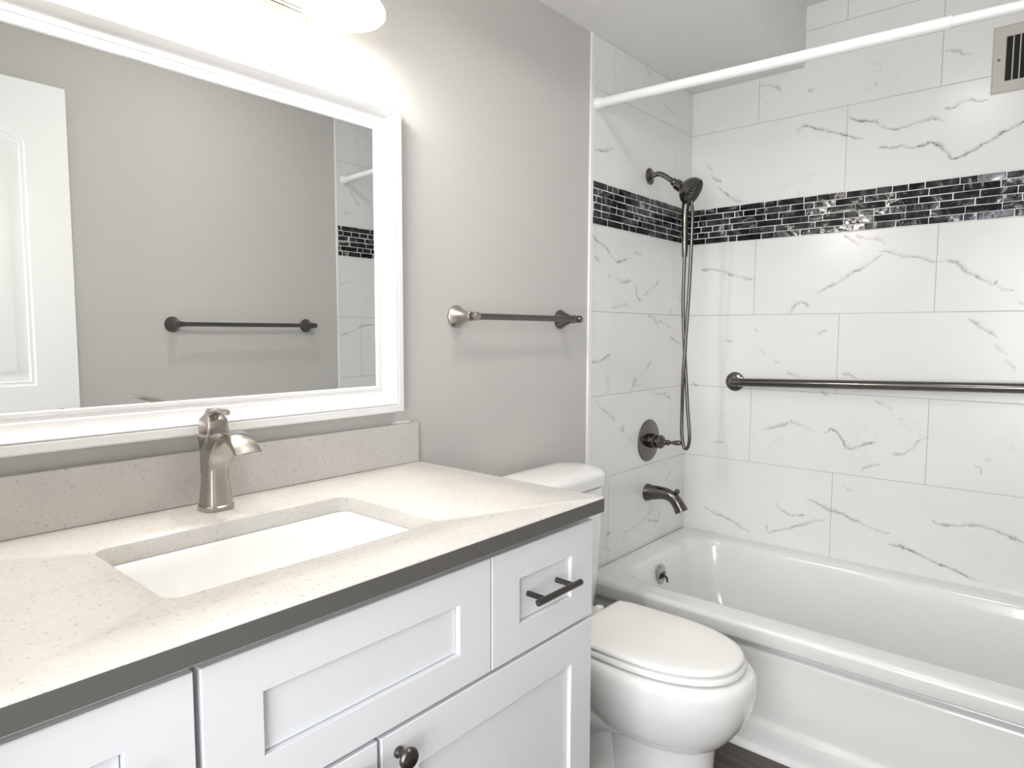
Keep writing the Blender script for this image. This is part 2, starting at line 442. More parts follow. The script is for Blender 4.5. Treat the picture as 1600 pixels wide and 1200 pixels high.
VEINS_RIGHT = [[(-764,1467),(-727,1488),(-681,1497)],
  [(-762,1221),(-717,1240),(-670,1253),(-638,1269),(-598,1283),(-541,1283)],
  [(-604,1384),(-579,1421)],
  [(-617,1342),(-605,1352)],
  [(-588,2259),(-574,2242),(-563,2215)],
  [(-679,1944),(-658,1919),(-630,1888),(-623,1881)],
  [(-715,1859),(-709,1834),(-660,1841)],
  [(-646,2214),(-635,2193)]]

S = 0.756    # tiled depth of the end walls
jb = {0: [.0, .60, 1.21], 1: [.285, .902, 1.51], 2: [.613, 1.22], 3: [.290, .916], 4: [.613, 1.22], 5: [.290, .916], 6: [.613, 1.22]}
cladding(wb, lambda s, z, h: Vector((s, -h, z)), W, jb, VEINS_BACK, ZC)
je = {0: [.3], 1: [.62], 2: [.15], 3: [.15], 4: [.625], 5: [.15], 6: [.625]}
cladding(wl, lambda s, z, h: Vector((.010+h-.006, -s, z)), S, je, VEINS_LEFT, ZS, flip=True)
cladding(wr, lambda s, z, h: Vector((W-.010-h+.006, -s, z)), S, je, VEINS_RIGHT, ZC, flip=True)
shell('trim_1', [(0, .0065, -S-.017, -S, 0, ZS)], M['trim'], label='white edge strip where the tile meets the painted wall by the toilet')
shell('trim_2', [(W-.0065, W, -S-.008, -S, 0, ZC)], M['trim'], label='white edge strip where the tile meets the painted wall seen in the mirror')

# ------------------------------------------------------------------ door leaf, swung open against the right wall
def make_door():
    xf, xb, y0, y1, z0, z1 = 1.443, 1.478, -2.668, -1.912, .012, 2.085
    bm = bmesh.new()
    def V(y, z, x): return bm.verts.new((x, y, z))
    st = .125
    def outline(off, kind):
        a, b = y0+st+off, y1-st-off
        if kind == 'top':
            lo, hi, rise = 1.06+off, 1.885-off, .075
            pts = [(a, lo), (b, lo), (b, hi)]
            for i in range(1, 12):
                t = i/12; pts.append((b+(a-b)*t, hi+rise*math.sin(math.pi*t)))
            pts.append((a, hi))
        else:
            lo, hi = .24+off, .90-off; pts = [(a, lo), (b, lo), (b, hi), (a, hi)]
        return pts
    outer = [V(y, z, xf) for y, z in ((y0, z0), (y1, z0), (y1, z1), (y0, z1))]
    back = [V(y, z, xb) for y, z in ((y0, z0), (y1, z0), (y1, z1), (y0, z1))]
    for i in range(4): bm.faces.new((outer[i], outer[(i+1) % 4], back[(i+1) % 4], back[i]))
    bm.faces.new(back)
    holes = []
    for kind in ('top', 'bottom'): holes.append([V(y, z, xf) for y, z in outline(0, kind)])
    plate_with_holes(bm, outer, holes)
    d = link('door_1', bm, M['door'], None); tag(d, 'white two panel door standing open against the wall, seen in the mirror', kind='structure')
    for kind in ('top', 'bottom'):
        bm = bmesh.new()
        prof = [(0, 0), (.004, .006), (.010, .007), (.014, .004), (.018, .009), (.034, .010), (.050, .003), (.056, .002)]
        loft(bm, [[Vector((xf+h, y, z)) for y, z in outline(o, kind)] for o, h in prof], cap0=False)
        link('door_panel', bm, M['door'], d)
    bm = bmesh.new()
    lathe(bm, (xf, -1.975, .945), (-1, 0, 0), [(.032, 0), (.032, .004), (.012, .010), (.011, .025), (.024, .034), (.029, .045), (.027, .056), (.016, .062), (0, .063)])
    link('door_knob', bm, M['nickel'], d)['label'] = 'round brushed nickel door knob'
make_door()

# ------------------------------------------------------------------ vanity
def shaker(y0, y1, z0, z1, st, rail, name, parent, x=.546, t=.019, rec=.009):
    bm = bmesh.new(); b = .0012
    def rect(o, oz, xx): return [Vector((xx, y0+o, z0+oz)), Vector((xx, y1-o, z0+oz)), Vector((xx, y1-o, z1-oz)), Vector((xx, y0+o, z1-oz))]
    xf = x+t
    loft(bm, [rect(0, 0, x), rect(0, 0, xf-b), rect(b, b, xf), rect(st-.0008, rail-.0008, xf), rect(st, rail, xf-.0008), rect(st+.0003, rail+.0003, xf-rec-.004), rect(st+.0016, rail+.0016, xf-rec-.004), rect(st+.0018, rail+.0018, xf-rec)])
    return link(name, bm, M['cabinet'], parent, smooth=False)
def pull(parent, yc, z, half=.066):
    bm = bmesh.new(); x0 = .5555
    tube(bm, [(.598, yc-half, z), (.598, yc+half, z)], .0062, 16)
    for s in (-1, 1): tube(bm, [(x0, yc+s*half*.66, z), (.596, yc+s*half*.66, z)], .0052, 14)
    link('pull', bm, M['bronze'], parent)['label'] = 'dark pewter bar pull'
def knob(parent, y, z):
    bm = bmesh.new()
    lathe(bm, (.565, y, z), (1, 0, 0), [(.0085, 0), (.0085, .003), (.0055, .006), (.0055, .014), (.010, .018), (.0155, .021), (.0165, .025), (.0145, .029), (.008, .0315), (0, .032)], 28)
    link('knob', bm, M['bronze'], parent)['label'] = 'dark pewter round knob'
van = thing('vanity_cabinet', 'white shaker vanity cabinet under the grey quartz countertop', 'cabinet', (.28, -2.128, 0))
bm = bmesh.new()
box(bm, .520, .538, -2.676, -1.578, .1, .860); box(bm, .006, .018, -2.676, -1.578, .1, .885); box(bm, .018, .520, -2.676, -1.578, .1, .118)
for ya, yb in ((-2.676, -2.660), (-1.594, -1.578)): box(bm, .018, .520, ya, yb, .118, .860); box(bm, .018, .470, ya, yb, .860, .885)
box(bm, .05, .48, -2.66, -1.59, 0, .1)
link('carcass', bm, M['cabinet'], van, smooth=False)
fd = shaker(-1.8835, -1.578, .669, .868, .0735, .058, 'drawer', van); pull(fd, -1.733, .771)
shaker(-2.3725, -1.8865, .669, .868, .0745, .058, 'drawer_front', van)
fd = shaker(-2.676, -2.3805, .669, .868, .0735, .058, 'drawer', van); pull(fd, -2.528, .771)
fd = shaker(-2.1205, -1.578, .105, .662, .0715, .074, 'door', van); knob(fd, -2.090, .628)
fd = shaker(-2.676, -2.1275, .105, .662, .0715, .074, 'door', van); knob(fd, -2.158, .628)

top = thing('countertop', 'grey quartz vanity countertop with a rectangular sink cutout', 'countertop', (.29, -2.128, .8855))
def make_counter():
    x0, x1, y0, y1, z0, z1 = 0.003, .587, -2.692, -1.567, .8855, .916
    bm = bmesh.new(); n = 6
    ring = lambda o, z, r: [bm.verts.new((x, y, z)) for x, y in rrect(x0+o, x1-o, y0+o, y1-o, r, n)]
    hole = lambda o, z: [bm.verts.new((x, y, z)) for x, y in rrect(.180-o, .458+o, -2.363-o, -1.907+o, .022, n)]
    A = ring(.0015, z0, .004); B = ring(0, z0+.0015, .005); C = ring(0, z1-.002, .005); D = ring(.0006, z1-.0006, .005); E = ring(.002, z1, .004)
    def skin(P, Q):
        for i in range(len(P)): bm.faces.new((P[i], P[(i+1) % len(P)], Q[(i+1) % len(P)], Q[i]))
    for P, Q in ((A, B), (C, D), (D, E)): skin(P, Q)
    h0 = hole(.0, z0); h1 = hole(0, z1-.0012); h2 = hole(.0012, z1); skin(h1, h0); skin(h2, h1)
    plate_with_holes(bm, E, [h2]); plate_with_holes(bm, A, [h0])
    link('worktop', bm, M['quartz'], top, angle=50)
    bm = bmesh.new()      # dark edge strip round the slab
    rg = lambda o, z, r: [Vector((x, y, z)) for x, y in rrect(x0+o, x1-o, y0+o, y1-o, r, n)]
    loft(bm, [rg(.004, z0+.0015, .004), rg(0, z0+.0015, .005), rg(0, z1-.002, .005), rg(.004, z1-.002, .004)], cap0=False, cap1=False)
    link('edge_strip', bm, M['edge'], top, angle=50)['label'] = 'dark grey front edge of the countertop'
    bm = bmesh.new(); box(bm, .0005, .020, -2.692, -1.567, .9162, 1.018, .0012)
    bs = link('backsplash', bm, M['quartz'], None, smooth=False)
    tag(bs, 'low grey stone backsplash strip below the mirror, behind the faucet', 'backsplash')
    bm = bmesh.new()
    rnd = random.Random(3)
    pts = [(.004, -1.585-.011*i, 1.0185+rnd.uniform(0, .0015)) for i in range(6)]
    tube(bm, pts, [.003, .0042, .003, .0045, .0028, .002], 8)
    link('caulk', bm, M['caulk'], bs)['label'] = 'crumbly white caulk bead on the backsplash end'
make_counter()

def make_sink():
    s = thing('sink', 'white rectangular undermount sink below the countertop cutout', 'sink', (.319, -2.135, .76))
    bm = bmesh.new(); n = 8
    R = lambda x0, x1, y0, y1, r, z: [Vector((x, y, z)) for x, y in rrect(x0, x1, y0, y1, r, n)]
    rings = [R(.24, .40, -2.30, -1.97, .04, .728), R(.18, .46, -2.36, -1.91, .05, .76), R(.166, .472, -2.377, -1.893, .03, .877), R(.165, .473, -2.378, -1.892, .03, .8843),
             R(.167, .471, -2.376, -1.894, .03, .885), R(.188, .450, -2.355, -1.915, .03, .885), R(.191, .447, -2.352, -1.918, .03, .8828),
             R(.194, .444, -2.346, -1.926, .034, .858), R(.204, .434, -2.322, -1.952, .04, .79), R(.215, .424, -2.306, -1.968, .045, .770), R(.235, .404, -2.28, -1.99, .045, .762), R(.30, .34, -2.155, -2.115, .0199, .758)]
    loft(bm, rings)
    link('basin', bm, M['porcelain'], s, angle=60)
    bm = bmesh.new(); lathe(bm, (.32, -2.135, .757), (0, 0, 1), [(.022, 0), (.022, .003), (.018, .004), (.016, .002), (.010, .002), (.009, .006), (0, .007)], 24)
    link('drain', bm, M['chrome'], s)['label'] = 'chrome pop-up drain'
make_sink()

def make_faucet():
    fx, fy, z0 = .083, -2.126, .916
    f = thing('faucet', 'brushed nickel single lever faucet behind the sink', 'faucet', (fx, fy, z0))
    def sec(hx, hy, r, z, n=4): return [Vector((fx+x, fy+y, z)) for x, y in rrect(-hx, hx, -hy, hy, r, n)]
    bm = bmesh.new()
    loft(bm, [sec(.028, .028, .019, z0), sec(.029, .029, .02, z0+.003), sec(.029, .029, .02, z0+.008), sec(.027, .027, .018, z0+.0105)])
    link('base_ring', bm, M['nickel'], f)
    bm = bmesh.new()
    prof = [(.0255, .0105), (.0248, .018), (.0228, .035), (.0212, .055), (.0203, .075), (.0203, .095), (.0212, .112), (.0225, .125), (.0235, .135), (.0238, .1415), (.0228, .143)]
    loft(bm, [sec(h*1.04, h*1.04, h*.68, z0+z, 5) for h, z in prof])
    link('body', bm, M['nickel'], f, angle=40)
    # broad spout: lofted flat section sweeping forward and down
    topc = catmull([(.070, 0, 1.057), (.105, 0, 1.0595), (.135, 0, 1.066), (.160, 0, 1.069), (.182, 0, 1.066), (.200, 0, 1.056), (.2165, 0, 1.040)], 6)
    botc = catmull([(.070, 0, .965), (.0995, 0, .990), (.118, 0, 1.030), (.146, 0, 1.053), (.172, 0, 1.053), (.190, 0, 1.045), (.207, 0, 1.034)], 6)
    bm = bmesh.new(); rings = []
    N = len(topc)
    for i, (t, b) in enumerate(zip(topc, botc)):
        u = i/(N-1); w = .0214+.0022*u*u; bow = .003*(u > .3)*min(1, (u-.3)*3)
        ring = []
        for q, k in ((-1, 0), (-.92, 1), (-.5, 1), (0, 1), (.5, 1), (.92, 1), (1, 0)):
            p = t if k else t.lerp(b, .22)
            ring.append(Vector((p.x, fy+q*w, p.z-(bow*q*q if k else 0))))
        for q, k in ((1, 0), (.9, 1), (0, 1), (-.9, 1), (-1, 0)):
            p = b if k else b.lerp(t, .22)
            q *= min(1, .72+u*.5) if k else 1
            ring.append(Vector((p.x, fy+q*w, p.z)))
        rings.append(ring)
    loft(bm, rings); link('spout', bm, M['nickel'], f, angle=40)
    bm = bmesh.new()
    zc = z0+.1445
    loft(bm, [sec(.0212, .0212, .009, zc-.003, 3), sec(.0212, .0212, .009, zc, 3), sec(.0217, .0217, .009, zc+.002, 3), sec(.0214, .0214, .009, zc+.022, 3), sec(.019, .019, .008, zc+.028, 3), sec(.0135, .0135, .006, zc+.034, 3), sec(.0105, .0105, .005, zc+.042, 3), sec(.0085, .0085, .004, zc+.0455, 3)])
    h = link('handle', bm, M['nickel'], f, angle=28)
    # lever blade, a curved tapering tongue pointing over the basin
    c = catmull([(.074, -2.1235, 1.100), (.100, -2.131, 1.0985), (.130, -2.141, 1.104), (.165, -2.152, 1.111), (.200, -2.162, 1.1135), (.228, -2.170, 1.1115)], 6)
    bm = bmesh.new(); rings = []
    for i, p in enumerate(c):
        u = i/(len(c)-1); w = .0095+.004*math.sin(math.pi*u)-.005*max(0, u-.7)/.3; th = .0042-.0022*u
        side = Vector((.29, .957, 0))
        rings.append([p+side*w*q+Vector((0, 0, k*th-(.0022*q*q if k > 0 else .0012*q*q))) for q, k in ((-1, 0), (-.7, 1), (0, 1), (.7, 1), (1, 0), (.7, -1), (0, -1), (-.7, -1))])
    loft(bm, rings); link('lever', bm, M['nickel'], h, angle=50)
make_faucet()

# ------------------------------------------------------------------ mirror
def make_mirror():
    mr = thing('mirror', 'large rectangular mirror in a white moulded frame above the vanity', 'mirror', (0, -2.128, 1.05))
    y1, y0, z0, z1 = -1.628, -2.624, 1.052, 1.790     # outer edge
    fwid = .066
    prof = [(fwid, .006), (fwid, .0135), (fwid-.0018, .016), (fwid-.008, .0165), (fwid-.0095, .0155), (fwid-.016, .0160), (fwid-.018, .0178), (.044, .0185), (.036, .0205), (.029, .0260), (.0245, .0325), (.0225, .0365), (.021, .0375), (.0198, .0340), (.0178, .0340), (.0163, .0385), (.003, .0385), (0, .036), (0, .001)]
    bm = bmesh.new()
    loft(bm, [[Vector((h, y0+o, z0+o)), Vector((h, y1-o, z0+o)), Vector((h, y1-o, z1-o)), Vector((h, y0+o, z1-o))] for o, h in prof], cap0=False, cap1=False)
    link('frame', bm, M['frame'], mr, angle=25)['label'] = 'white stepped and coved mirror frame'
    bm = bmesh.new(); o = fwid-.004
    box(bm, .002, .012, y0+o, y1-o, z0+o, z1-o)
    link('glass', bm, M['mirror'], mr, smooth=False)['label'] = 'silvered mirror glass'
make_mirror()

# ------------------------------------------------------------------ vanity light
def make_vanity_light():
    t = thing('vanity_light', 'three shade vanity light on the wall above the mirror', 'lamp', (0, -2.126, 1.95))
    bm = bmesh.new(); box(bm, 0, .022, -2.24, -2.012, 1.955, 2.065, .004)
    link('backplate', bm, M['nickel'], t, smooth=False)
    bm = bmesh.new(); tube(bm, [(.036, -2.47, 1.912), (.036, -1.80, 1.912)], .0065, 14)
    tube(bm, [(.012, -2.126, 1.99), (.034, -2.126, 1.97), (.036, -2.126, 1.912)], .008, 12, 5)
    link('bar', bm, M['nickel'], t)
    for y in (-1.852, -2.126, -2.40):
        bm = bmesh.new(); c = (.13, y, 0)
        tube(bm, [(.036, y, 1.912), (.05, y, 1.99), (.085, y, 2.06), (.12, y, 2.058), (.13, y, 2.038)], .006, 12, 6)
        lathe(bm, (.13, y, 2.005), (0, 0, 1), [(.022, -.01), (.026, 0), (.026, .02), (.016, .03), (.01, .036)], 24)
        link('arm', bm, M['nickel'], t)
        bm = bmesh.new()
        prof = [(.026, 2.012), (.040, 2.005), (.054, 1.985), (.061, 1.96), (.066, 1.935), (.073, 1.915), (.079, 1.907), (.0815, 1.902), (.0815, 1.894), (.079, 1.891), (.0745, 1.891), (.0725, 1.896), (.068, 1.912), (.061, 1.934), (.056, 1.959), (.049, 1.982), (.036, 2), (.02, 2.006)]
        lathe(bm, (.13, y, 0), (0, 0, 1), prof, 48, cap0=False, cap1=False)
        sh = link('lamp_shade', bm, M['glow'], t); sh['label'] = 'glowing white glass bell shade'
        bm = bmesh.new(); lathe(bm, (.13, y, 2.005), (0, 0, -1), [(.012, 0), (.013, .02), (.026, .05), (.028, .065), (.02, .085), (0, .092)], 24)
        link('bulb', bm, M['glow'], t)['label'] = 'lit frosted bulb'
        light('vanity_bulb_light', 'POINT', (.13, y, 1.900), VANITY_W, (1, .965, .91), .035)
make_vanity_light()

def make_ceiling_fill():  # out-of-view fixture added to go with the ceiling fill light
    c = Vector((.86, -1.5, ZC))
    t = thing('ceiling_fill', 'added fill light, a round flush disc on the high ceiling in front of the tub', 'lamp', c)
    bm = bmesh.new(); lathe(bm, c, (0, 0, -1), [(.15, 0), (.15, .012), (.14, .016)], 40); link('base', bm, M['plastic'], t)
    bm = bmesh.new(); lathe(bm, c-Vector((0, 0, .0165)), (0, 0, -1), [(.138, 0), (.132, .006), (.11, .010), (0, .013)], 40); link('fill_diffuser', bm, M['fill_diffuser'], t)
make_ceiling_fill()

# ------------------------------------------------------------------ towel bars
def towel_bar(side, x, ya, yb, z, label):
    t = thing('towel_bar', label, 'towel bar', (x, (ya+yb)/2, z), 'towel bars on the painted walls')
    X = lambda d: x+side*d
    for y in (ya, yb):
        bm = bmesh.new()
        lathe(bm, (x, y, z), (side, 0, 0), [(.029, 0), (.031, .002), (.031, .006), (.028, .010), (.022, .022), (.016, .036), (.0125, .048), (.0115, .054), (.0135, .056), (.0135, .060), (.0115, .062), (.0115, .078), (.0118, .082), (.010, .087), (0, .0885)], 32)
        link('post', bm, M['nickel'] if side > 0 and y == ya else M['pewter'], t)
    bm = bmesh.new()
    s = 1 if yb > ya else -1
    lathe(bm, (X(.070), ya-s*.012, z), (0, s, 0), [(0, 0), (.008, .001), (.0105, .004), (.0105, .03), (.0090, .036), (.0090, abs(yb-ya)-.012), (.0105, abs(yb-ya)-.006), (.0105, abs(yb-ya)+.02), (.008, abs(yb-ya)+.023), (0, abs(yb-ya)+.024)], 20)
    link('bar', bm, M['pewter'], t)
towel_bar(1, 0, -1.414, -.935, 1.291, 'short brushed nickel towel bar on the wall right of the mirror')
towel_bar(-1, W, -1.552, -.942, 1.277, 'longer dark towel bar on the far wall, seen in the mirror')

# ------------------------------------------------------------------ toilet
def make_toilet():
    yc = -1.126
    t = thing('toilet', 'white two piece toilet between the vanity and the bathtub', 'toilet', (.4, yc, 0))
    N = 64
    def dshape(xb, xf, hw, hb, z, xm=.46, rc=.02):
        """rear flat at xb of half width hb, widest hw at xm, elliptic nose at xf"""
        pts = []
        for i in range(N):
            u = i/N
            if u < .62:      # nose, from +y side round to -y side
                a = math.pi/2-math.pi*u/.62; ex = 2.25
                c, s = math.cos(a), math.sin(a)
                pts.append((xm+(xf-xm)*abs(c)**(2/ex)*(1 if c >= 0 else -1), yc+hw*abs(s)**(2/ex)*(1 if s >= 0 else -1)))
            else:
                v = (u-.62)/.38       # back outline
                if v < .36: k = v/.36; pts.append((xm+(xb+rc-xm)*k, yc-(hw+(hb-hw)*k*k)))
                elif v < .64:
                    k = (v-.36)/.28; yy = -hb+2*hb*k; e = max(0, abs(yy)-(hb-rc)); pts.append((xb+rc-math.sqrt(max(0, rc*rc-e*e)), yc+yy))
                else: k = (v-.64)/.36; pts.append((xb+rc+(xm-xb-rc)*k, yc+hb+(hw-hb)*(1-(1-k)*(1-k))))
        return [Vector((x, y, z)) for x, y in pts]
    # bowl and pedestal, one body
    def ell(cx, ax, hw, z, ex=2.2):
        xs = []
        for i in range(N):
            a = math.pi/2-2*math.pi*i/N; c, s = math.cos(a), math.sin(a)
            xs.append(Vector((cx+ax*abs(c)**(2/ex)*(1 if c >= 0 else -1), yc+hw*abs(s)**(2/ex)*(1 if s >= 0 else -1), z)))
        return xs
    bm = bmesh.new()
    rings = [ell(.455, .20, .112, 0, 2.5), ell(.455, .20, .112, .012, 2.5), ell(.46, .185, .100, .024, 2.5), ell(.475, .163, .094, .06, 2.4), ell(.48, .158, .094, .12, 2.3), ell(.484, .158, .098, .165, 2.2), ell(.482, .163, .104, .192),
             ell(.478, .182, .122, .198), ell(.474, .202, .140, .213), ell(.470, .226, .154, .238), ell(.468, .248, .165, .268), ell(.467, .262, .174, .298), ell(.467, .2685, .179, .322), ell(.467, .2705, .181, .345), ell(.467, .2705, .181, .368), ell(.467, .268, .179, .382), ell(.467, .260, .171, .3915), ell(.467, .245, .156, .394)]
    loft(bm, rings)
    # rear deck carrying the tank
    b = bmesh.new()
    rr = lambda x0, x1, hw, r, z: [Vector((x, y, z)) for x, y in rrect(x0, x1, yc-hw, yc+hw, r, 6)]
    loft(b, [rr(.06, .34, .085, .03, .16), rr(.05, .36, .11, .04, .24), rr(.035, .36, .135, .045, .33), rr(.032, .36, .145, .045, .376), rr(.035, .35, .142, .045, .386)])
    merge(bm, b)
    b = bmesh.new()   # trapway foot towards the wall
    loft(b, [rr(.16, .44, .112, .06, 0), rr(.16, .44, .112, .06, .012), rr(.165, .44, .102, .06, .024), rr(.17, .44, .088, .05, .09), rr(.15, .44, .082, .05, .15), rr(.1, .42, .08, .05, .24)])
    merge(bm, b)
    b = bmesh.new()   # bulge of the trapway on the near side
    for s in (-1, 1):
        tube(b, [(.50, yc+s*.075, .20), (.40, yc+s*.088, .22), (.31, yc+s*.094, .19), (.25, yc+s*.094, .12), (.22, yc+s*.09, .03)], [.03, .045, .05, .05, .045], 16, 5)
    merge(bm, b)
    link('bowl', bm, M['porcelain'], t, angle=50)
    # seat ring and lid
    bm = bmesh.new()
    loft(bm, [dshape(.272, .706, .157, .145, .3985), dshape(.268, .712, .162, .150, .401), dshape(.268, .712, .162, .150, .410), dshape(.272, .708, .158, .146, .4135)])
    for s in (-1, 1): lathe(bm, (.245, yc+s*.075, .392), (0, 0, 1), [(.016, 0), (.016, .024), (.012, .032), (0, .033)], 20)
    link('seat', bm, M['seat'], t, angle=50)
    bm = bmesh.new()
    loft(bm, [dshape(.272, .700, .153, .147, .419), dshape(.268, .706, .1585, .153, .4215), dshape(.268, .706, .1585, .153, .426), dshape(.272, .701, .154, .149, .4305), dshape(.282, .686, .143, .138, .433), dshape(.32, .63, .10, .095, .4345)])
    link('lid', bm, M['seat'], t, angle=50)
    # tank
    bm = bmesh.new()
    loft(bm, [rr(.045, .185, .150, .05, .387), rr(.036, .196, .164, .06, .405), rr(.030, .204, .174, .065, .5), rr(.026, .210, .186, .07, .70), rr(.026, .211, .188, .07, .770), rr(.028, .209, .186, .07, .774)])
    link('tank', bm, M['porcelain'], t, angle=50)
    bm = bmesh.new()
    loft(bm, [rr(.028, .210, .187, .07, .7785), rr(.022, .217, .1955, .075, .780), rr(.021, .2185, .197, .076, .806), rr(.022, .2165, .1955, .076, .815), rr(.027, .209, .190, .074, .8225), rr(.037, .195, .179, .068, .828), rr(.055, .170, .155, .055, .8325), rr(.09, .135, .10, .022, .835)])
    link('tank_lid', bm, M['porcelain'], t, angle=50)
    bm = bmesh.new(); lathe(bm, (.2085, yc-.10, .715), (1, 0, 0), [(.014, 0), (.014, .006), (.009, .010), (.008, .016)], 20); tube(bm, [(.222, yc-.10, .715), (.226, yc-.07, .712), (.226, yc-.03, .708)], [.006, .006, .007], 10, 4)
    link('flush_lever', bm, M['chrome'], t)
make_toilet()

# ------------------------------------------------------------------ bathtub
def make_tub():
    t = thing('bathtub', 'white alcove bathtub along the tiled back wall', 'bathtub', (W/2, -.385, 0))
    bm = bmesh.new(); X0, X1 = .0105, W-.0105; g = .002
    n = 10; HX0, HX1, HY0, HY1 = .105, 1.435, -.695, -.075
    R = lambda x0, x1, y0, y1, r, z: [Vector((x, y, z)) for x, y in rrect(x0, x1, y0, y1, r, n)]
    zr = .384
    rings = [R(X0, X1, -.790, -g, .0012, zr-.014), R(X0, X1, -.788, -g, .0012, zr-.006), R(X0, X1, -.780, -g, .0012, zr-.001), R(X0, X1, -.772, -g, .0012, zr),
             R(HX0-.03, HX1+.03, HY0-.015, HY1+.018, .13, zr+.0005), R(HX0-.010, HX1+.012, HY0-.003, HY1+.006, .125, zr-.003), R(HX0, HX1, HY0+.006, HY1-.002, .12, zr-.014),
             R(HX0+.010, HX1-.015, HY0+.013, HY1-.008, .12, zr-.05), R(HX0+.035, HX1-.10, HY0+.03, HY1-.025, .12, .22), R(HX0+.055, HX1-.16, HY0+.045, HY1-.04, .12, .13), R(HX0+.085, HX1-.20, HY0+.075, HY1-.07, .11, .085), R(HX0+.14, HX1-.26, HY0+.13, HY1-.125, .09, .072)]
    loft(bm, rings, cap0=False)
    prof = [(-.790, zr-.014), (-.790, .336), (-.788, .331), (-.784, .329), (-.742, .329), (-.740, .326), (-.740, .306), (-.742, .303), (-.757, .301), (-.761, .297), (-.7615, .288), (-.7625, .115), (-.763, .10), (-.765, .088), (-.772, .080), (-.776, .072), (-.776, 0), (-.70, 0)]
    V = [[bm.verts.new((x, y, z)) for y, z in prof] for x in (X0, X1)]
    for i in range(len(prof)-1): bm.faces.new((V[0][i], V[0][i+1], V[1][i+1], V[1][i]))
    bmesh.ops.remove_doubles(bm, verts=bm.verts[:], dist=.0004)
    o = link('tub_body', bm, M['tub'], t, angle=60, recalc=True)
    bm = bmesh.new()
    d = Vector((1, 0, -.11)).normalized(); c = Vector((.1215, -.432, .318))
    dd, u, v = frame_of(d); v = Vector((0, 0, 1)); u = Vector((0, 1, 0))
    def oval(rx, rz, h): return [c+d*h+u*rx*math.cos(a)+v*rz*math.sin(a) for a in [2*math.pi*i/32 for i in range(32)]]
    loft(bm, [oval(.031, .040, 0), oval(.032, .041, .004), oval(.028, .037, .009), oval(.015, .02, .011)])
    link('overflow_plate', bm, M['chrome'], t)['label'] = 'chrome overflow plate with trip lever'
    bm = bmesh.new(); p = c+d*.010
    loft(bm, [[p+d*a+u*q+v*w for q, w in ((-.012, -.012), (.012, -.012), (.012, .010), (-.012, .010))] for a in (0, .006)])
    tube(bm, [p+v*.004, p+d*.016-v*.004, p+d*.022-v*.022], [.005, .005, .004], 10, 4)
    link('trip_lever', bm, M['pewter'], t)
    bm = bmesh.new(); lathe(bm, (.34, -.385, .0715), (0, 0, 1), [(.03, 0), (.03, .003), (.024, .004), (.01, .0035), (0, .006)], 24); link('drain', bm, M['chrome'], t)
    bm = bmesh.new()     # quarter round moulding between apron and floor
    pr = [(-.777, 0), (-.795, 0), (-.7945, .006), (-.791, .012), (-.786, .0165), (-.777, .019)]
    loft(bm, [[Vector((x, y, z)) for y, z in pr] for x in (.012, W-.012)])
    tag(link('trim_3', bm, M['trim'], None), 'white quarter round moulding at the foot of the bathtub apron', kind='structure')
make_tub()

# ------------------------------------------------------------------ tub and shower fittings
def make_valve():
    c = Vector((.004, -.333, .815))
    t = thing('shower_valve', 'round dark nickel shower valve with lever below the hand shower', 'valve', c)
    bm = bmesh.new(); lathe(bm, c, (1, 0, 0), [(.084, 0), (.085, .002), (.083, .005), (.06, .010), (.034, .013), (.0, .0135)], 48); link('escutcheon', bm, M['pewter'], t)
    bm = bmesh.new(); lathe(bm, c+Vector((.012, 0, 0)), (1, 0, 0), [(.030, 0), (.030, .022), (.025, .025), (.027, .030), (.027, .048), (.021, .056), (.012, .062), (.009, .068), (.012, .074), (.011, .080), (.007, .084), (0, .086)], 32)
    h = link('handle_hub', bm, M['pewter'], t)
    p = c+Vector((.088, 0, 0))
    bm = bmesh.new(); tube(bm, [p, p+Vector((.014, .002, .001)), p+Vector((.028, .004, .002)), p+Vector((.044, .006, .003)), p+Vector((.058, .008, .002))], [.007, .006, .0095, .0105, .005], 14, 5); link('lever', bm, M['pewter'], h)
make_valve()

def make_spout():
    t = thing('tub_spout', 'dark nickel tub spout with diverter knob above the tub end', 'spout', (.004, -.335, .605))
    bm = bmesh.new(); y = -.335
    P = catmull([(.004, y, .603), (.03, y, .606), (.07, y, .610), (.105, y, .606), (.130, y, .590), (.147, y, .568), (.158, y, .549)], 6)
    tube(bm, P, [.036, .030, .025, .0235, .0235, .0245, .027], 28); link('spout_body', bm, M['pewter'], t, angle=45)
    bm = bmesh.new(); lathe(bm, (.131, y, .610), (.35, 0, 1), [(.006, -.004), (.005, .008), (.0095, .012), (.011, .018), (.0085, .025), (0, .0275)], 20); link('diverter_knob', bm, M['pewter'], t)
make_spout()

